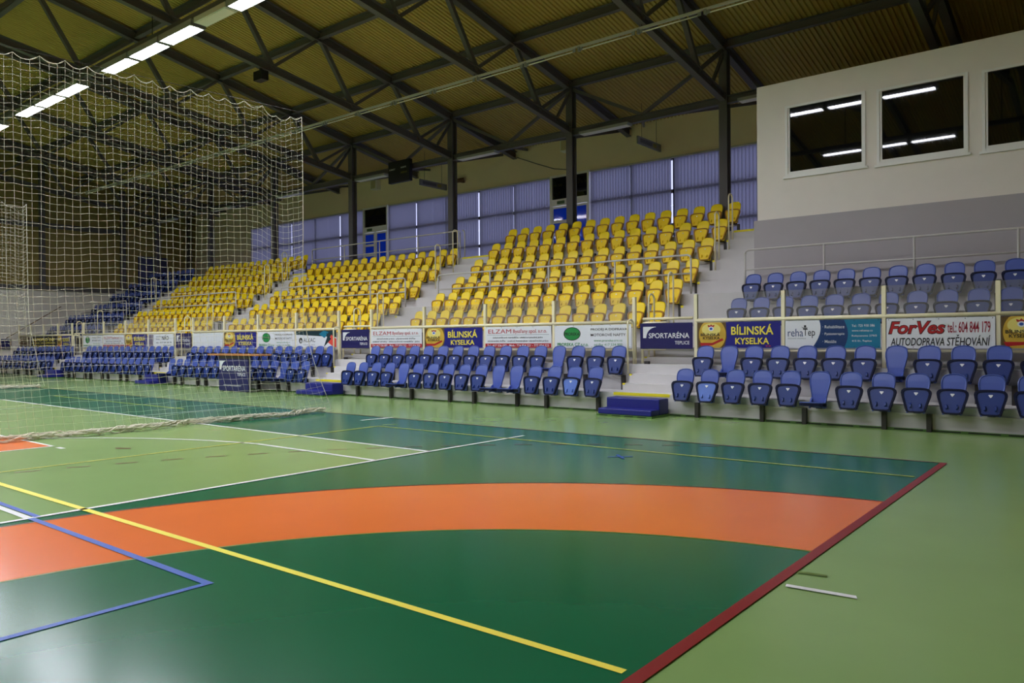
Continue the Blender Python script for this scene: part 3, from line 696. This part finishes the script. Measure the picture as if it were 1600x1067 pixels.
# rehatep
o, W, H = banner(-5.04, -3.37, TEAL, 'white and teal rehatep banner with small figure logo')
shape(o, 'dark_field', DTEAL, [(0, 0)]+[(.58*W+.095*W*math.sin(PI*t), t*H) if False else (.60*W+.075*W*math.sin(PI*(.15+t*.7)), t*H) for t in [i/10 for i in range(11)]]+[(0, H)], -.002)
shape(o, 'white_field', BWHITE, [(0, 0), (.28*W, 0)]+[(.28*W+.11*W*math.sin(PI*(.05+t*.62)), t*H) for t in [i/10 for i in range(11)]]+[(0, H)], -.003)
letters(o, 'reha', DTEAL, .03*W, .42*H, .17*W, .28*H); letters(o, 'Tep', BLK, .2*W, .36*H, .13*W, .34*H, .006)
shape(o, 'logo', BLK, ellipse(.222*W, .79*H, .013*W, .042*H, 12), -.005); shape(o, 'logo', BLK, [(.18*W, .78*H), (.2*W, .71*H), (.245*W, .71*H), (.25*W, .74*H), (.2*W, .74*H)], -.005)
letters(o, 'Soukromá rehabilitace', TXGREY, .03*W, .33*H, .2*W, .05*H)
for i, s_ in enumerate(('· Rehabilitace', '· Fyzioterapie', '· Masáže')): letters(o, s_, BWHITE, .41*W, (.70-.26*i)*H, (.23, .23, .145)[i]*W, .11*H, .003)
for i, s_ in enumerate(('Tel.: 725 930 386', 'www.rehatep.cz', 'Rokycanova 379/5', '415 01, Teplice')): letters(o, s_, BWHITE, .715*W, (.74-.18*i)*H, (.23, .21, .25, .2)[i]*W, .085*H, .006)
# forves
o, W, H = banner(-3.27, -1.65, BWHITE, 'white ForVes banner with red italic name and phone number')
letters(o, 'ForVes', BLK, .015*W, .46*H, .55*W, .45*H, .05, .25, -.002); letters(o, 'ForVes', TXRED, .025*W, .485*H, .53*W, .40*H, .025, .25, -.004)
letters(o, 'tel.: 604 844 179', TXWINE, .58*W, .5*H, .38*W, .36*H, .012); letters(o, 'AUTODOPRAVA STĚHOVÁNÍ', BLK, .04*W, .08*H, .92*W, .36*H, .012, .15)
# alkac
o, W, H = banner(-20.47, -18.47, BWHITE, 'white ALKAC banner with teal and coral artwork at right')
shape(o, 'dark_top', mat('print_petrol', rgb(10, 44, 56), .4), [(0, .78*H), (W, .6*H), (W, H), (0, H)], -.002)
shape(o, 'teal_artwork', TEAL, [(.58*W, .8*H), (.7*W, H), (.82*W, .9*H), (.72*W, .55*H)], -.003); shape(o, 'coral_artwork', CORAL, [(.8*W, .3*H), (.88*W, .75*H), (W, .5*H), (W, 0), (.9*W, .1*H)], -.003)
shape(o, 'dark_artwork', mat('print_petrol', None), [(.7*W, .02*H), (.78*W, .6*H), (.76*W, .9*H), (.88*W, .5*H)], -.0035)
shape(o, 'logo', BLK, ellipse(.12*W, .42*H, .045*W, .18*H, 18), -.003); shape(o, 'logo_centre', BWHITE, ellipse(.125*W, .38*H, .02*W, .08*H, 14), -.004)
letters(o, 'ALKAC', BLK, .19*W, .32*H, .3*W, .24*H); letters(o, 'TEPLICE, ÚSTÍ', TXGREY, .18*W, .12*H, .3*W, .09*H)
# perforated panel
o, W, H = banner(-26.79, -24.78, BWHITE, 'plain white perforated panel between the gate and a blue banner')
e = MB()
for i in range(34):
    for j in range(9):
        xx = W*(i+.8)/35.5; zz = H*(j+.9)/10; e.add([(xx-.006, -.002, zz-.01), (xx+.006, -.002, zz-.01), (xx+.008, -.002, zz+.01), (xx-.004, -.002, zz+.01)], [(0, 1, 2, 3)])
e.build('perforation', TXGREY, o)
# nao
o, W, H = banner(-30.22, -28.2, BWHITE, 'white NÁO banner with black heading behind the net')
shape(o, 'picture', mat('print_mauve', rgb(120, 110, 130), .4, noise=.3, nscale=9), [(.03*W, .05*H), (.2*W, .05*H), (.22*W, .95*H), (.03*W, .95*H)])
letters(o, 'NÁO', BLK, .55*W, .55*H, .26*W, .36*H, .02); letters(o, 'stavební', BLK, .32*W, .75*H, .2*W, .12*H); letters(o, 'firma', BLK, .32*W, .55*H, .14*W, .12*H); letters(o, 'tel.: 417 53 38 79', BLK, .32*W, .3*H, .6*W, .11*H, .01); letters(o, 'www.nao.cz', TXGREY, .6*W, .1*H, .3*W, .09*H)
# autoplosiny, dark
o, W, H = banner(-42.3, -39.2, BLK, 'black banner with yellow AUTOPLOŠINY lettering by far wall')
letters(o, 'AUTOPLOŠINY', TXYEL, .05*W, .55*H, .9*W, .36*H, .03); letters(o, 'práce ve výškách', TXYEL, .05*W, .28*H, .9*W, .2*H, .02); letters(o, 'doprava', TXYEL, .05*W, .05*H, .9*W, .17*H, .02)
o, W, H = banner(-43.9, -42.5, DGOLD, 'dark brown patterned banner at the far left end')
o, W, H = banner(0, 3.2, NAVYB, 'dark blue banner on the white end wall', loc=(-44.8, 11.3, 1.2), rot=(0, 0, PI/2))
letters(o, 'SPORTARÉNA', BWHITE, .3*W, .3*H, .5*W, .3*H)

# ------------------------------------------------------------------ blue foam steps, table
for x0, x1, where in ((-8.08, -6.91, 'before the aisle beside the booth'), (-17.95, -16.74, 'left of the middle front row'), (-27.45, -26.42, 'behind the net near the table'), (-36.42, -35.4, 'at the far end behind the net')):
    t = empty('foam_steps', (x0, 12.72, 0), 'blue padded step block on the floor '+where, 'step block', 'blue padded step blocks'); W = x1-x0
    c = MB(); c.box(-.02, W+.02, -.02, .72, 0, .035); c.build('base_board', mat('skirting_green', None), t)
    c = MB()
    for k in range(4): c.box(W*(.04+.24*k), W*(.2+.24*k), -.024, -.018, .01, .026)
    c.build('base_slot', BLK, t)
    for nm, y0, y1, z1 in (('lower_step', 0, .32, .15), ('upper_step', .32, .7, .34)):
        c = MB(); c.box(0, W, y0, y1, .036, z1); o = c.build(nm, FOAM, t)
        md = o.modifiers.new('soft_edges', 'BEVEL'); md.width = .018; md.segments = 2
t = empty('scorer_table', (-22.1, 12.5, 0), 'scorer table with orange wooden top and navy front banner behind the net', 'table')
c = MB(); c.box(0, 2.75, -.03, .4, 1.08, 1.13); c.build('table_top', WOOD, t)
for x in (.62, 2.12):
    c = MB(); c.box(x, x+.04, .05, .09, 0, 1.08); c.build('table_leg', RAILG, t)
c = MB(); c.box(.6, 2.17, .0, .03, .03, .98); p_ = c.build('front_panel', NAVYB, t)
c = MB(); c.box(.6, 2.17, .0, .02, .98, 1.08); c.build('apron', DARKST, t)
shape(p_, 'logo', BWHITE, [(.64, .66), (.64, .93), (.98, .93), (.86, .88), (.78, .80), (.74, .66)]); letters(p_, 'SPORTARÉNA', BWHITE, .82, .62, 1.22, .2, .012); letters(p_, 'TEPLICE', BWHITE, 1.6, .48, .44, .09, .01); letters(p_, 'www.sportarenateplice.cz', BWHITE, .85, .15, .95, .08)

# ------------------------------------------------------------------ divider nets
def net(name_lab, X0, ya, yb, ztop_a, ztop_b, flare, sp=.115, rad=.0022, vseed=1):
    rnd = random.Random(vseed)
    t = empty('divider_net', (X0, ya, 0), name_lab, 'net', None)
    nc = int((yb-ya)/sp); nr = int(max(ztop_a, ztop_b)/sp)
    ph = [rnd.uniform(-.012, .012) for _ in range(nc+1)]
    def P(i, j):
        s = i/nc; v = j/nr; y = (yb-ya)*s+ph[i]*.6
        zt = ztop_a+(ztop_b-ztop_a)*s
        z = zt*(1-v)+.0
        damp = math.exp(-j*.05)
        z -= (.075 if i % 3 else 0)*(1 if j == 0 else .34*damp+.06)      # scallops between the hooks
        z -= .16*max(0, math.sin(PI*min(1, max(0, (s-.86)/.14))))*(1-.6*v)
        z += .03*math.sin(i*.35+j*.12)*(1-abs(2*v-1))
        zz = max(.06, z)
        y += flare*s*max(0, 1-zz/2.6)**1.6
        x = .10*math.sin(y*2.1+.4)*(.5+.5*v)+.05*math.sin(y*5.3+v*4)+.25*max(0, 1-zz/2.0)*math.exp(-((s-1)/.05)**2)
        return (x, y, zz)
    cu = bpy.data.curves.new('net_mesh', 'CURVE'); cu.dimensions = '3D'; cu.bevel_depth = rad; cu.bevel_resolution = 0; cu.use_fill_caps = False
    lines = [[P(i, j) for j in range(nr+1)] for i in range(nc+1)]+[[P(i, j) for i in range(nc+1)] for j in range(nr+1)]
    for L in lines:
        sp_ = cu.splines.new('POLY'); sp_.points.add(len(L)-1)
        for q, pt in zip(sp_.points, L): q.co = (*pt, 1)
    cu.materials.append(NETM)
    tmp = bpy.data.objects.new('tmp', cu); COL.objects.link(tmp); bpy.context.view_layer.update()
    me = bpy.data.meshes.new_from_object(tmp.evaluated_get(bpy.context.evaluated_depsgraph_get())); bpy.data.objects.remove(tmp)
    me.name = 'net_mesh'; me.materials.clear(); me.materials.append(NETM)
    link('net_mesh', me, t)
    scal = []
    for i in range(0, nc, 3):
        A_, B_ = Vector(P(i, 0)), Vector(P(min(i+3, nc), 0)); L_ = min(3, nc-i)/3
        for q in range(6):
            u = q/6; p_ = A_.lerp(B_, u); p_.z -= .085*L_*4*u*(1-u); scal.append(p_)
    scal.append(Vector(P(nc, 0)))
    c = MB(); c.tube([P(nc, j) for j in range(nr+1)], .007, 6); c.tube(scal, .005, 6); c.build('edge_cord', NETM, t)
    c = MB()
    for k in range(9):
        pts = []; n_ = int((yb+flare-ya)/.06); a = rnd.uniform(0, 6)
        for i in range(n_+1):
            y = i*.06+rnd.uniform(-.02, .02); s = y/(yb-ya)
            a += rnd.uniform(-.5, .9); rr = rnd.uniform(.015, .055)
            bx = .10*math.sin(y*2.1+.4)+.05*math.sin(y*5.3+4)
            pts.append((bx+rr*math.cos(a)*1.3, y, .062+rr*math.sin(a)))
        c.tube(pts, .012, 5)
    c.build('bottom_bundle', NETM, t)
    c = MB(); c.tube([(0, -.1, ztop_a+.03), (0, yb-ya+.05, ztop_b+.03)], .004, 5)
    c.build('suspension_cable', DARKST, t)
net('white divider net hanging across the left of the court', -13.05, 2.2, 9.42, 5.84, 6.12, .6)
net('second white divider net hanging farther back at left edge', -28.5, 6.5, 9.7, 6.05, 6.12, .4, vseed=5)

# ------------------------------------------------------------------ small things on wall and roof
t = empty('scoreboard', (-22.7, 20.5, 7.68), 'black electronic scoreboard hanging below the roof beam', 'scoreboard')
c = MB(); c.box(0, 1.2, 0, .15, 0, .84); p_ = c.build('case', BLK, t)
letters(p_, 'DOMÁCÍ', BWHITE, .06, .50, .33, .07, .01); letters(p_, 'HOSTÉ', BWHITE, .72, .52, .3, .07, .01); letters(p_, 'ARENA', mat('print_olive', rgb(120, 112, 40), .5), .7, .32, .36, .07, .02)
for x in (.2, 1.0):
    c = MB(); c.box(x-.03, x+.03, .14, .308, .55, .62); c.build('bracket', DARKST, t)
for x, z, lab in ((-23.5, 8.14, 'thin hanging sign board left of the scoreboard column, end-on to wall'), (-12.95, 8.16, 'thin hanging sign board in front of blinds near booth')):
    t = empty('hanging_sign', (x, 23.0, z), lab, 'sign'); c = MB(); c.box(-.03, .03, 0, 1.65, 0, .26); p_ = c.build('board', mat('sign_grey', rgb(120, 118, 116), .5), t)
    c = MB(); c.box(.03, .034, .15, 1.0, .06, .2); c.build('sign_print', mat('print_slate', rgb(70, 72, 78), .5), p_)
    c = MB(); c.box(.03, .034, 1.05, 1.3, .06, .2); c.build('sign_print', mat('print_olive', None), p_)
    for yy in (.3, 1.35):
        c = MB(); c.tube([(0, yy, .25), (0, yy, RZ(23+yy)+.24-z)], .008, 6); c.build('hanger_rod', DARKST, t)
for x, z, lab in ((-28.1, 8.75, 'pale wall loudspeaker left of the scoreboard'), (-16.95, 8.8, 'pale wall loudspeaker beside the column above the blue doors')):
    t = empty('wall_speaker', (x, 24.4, z), lab, 'speaker'); c = MB(); c.box(-.2, .2, 0, .3, 0, .45); c.build('cabinet', FRAME, t); c = MB(); c.box(-.16, .16, -.01, 0, .04, .41); c.build('grille', mat('speaker_grille', rgb(190, 178, 140), .7), t)
t = empty('security_camera', (-22.5, 24.45, 8.4), 'small brown camera on the beige wall beside a column', 'camera'); c = MB(); c.box(-.06, .06, .1, .25, -.05, .05); c.build('mount', mat('camera_brown', rgb(110, 80, 56), .6), t)
c = MB(); c.tube([(-.2, -.1, 0), (.15, .1, .05)], .09, 10); c.build('body', mat('camera_brown', None), t, True)
t = empty('floodlight_box', (-19.61, 12.8, BZ(12.8)-.12), 'small black box lamp hanging from the truss above the net', 'lamp'); c = MB(); c.box(-.2, .2, -.12, .12, -.36, -.1); c.build('case', BLK, t); c = MB(); c.box(-.03, .03, -.03, .03, -.1, .02); c.build('bracket', DARKST, t)
b = MB(); b.box(0, .06, 0, 1.75, 0, 2.15); d = struct(b.build('door_3', mat('dark_blue_door', rgb(40, 44, 96), .4), None, loc=(-44.98, 21.1, 4.38)))
c = MB(); c.box(.06, .07, .85, .9, .05, 2.1); c.build('leaf_joint', BLK, d)
# raked stringer of the end stair
b = MB(); b.beam((-44.6, 14.2, 1.75), (-44.6, 16.8, 3.45), .04, .04); struct(b.build('trim_2', mat('stringer_brown', rgb(110, 90, 60), .6)))

o = MB(); o.tube([(-19.5, 24.68, 8.99), (-17.5, 23.3, 8.2), (-15.8, 22.1, 7.55), (-14.24, 21.03, 7.1)], .018, 6)
tag(o.build('cable', DARKST), 'thin dark cable sagging from the beige wall to a column', 'cable')
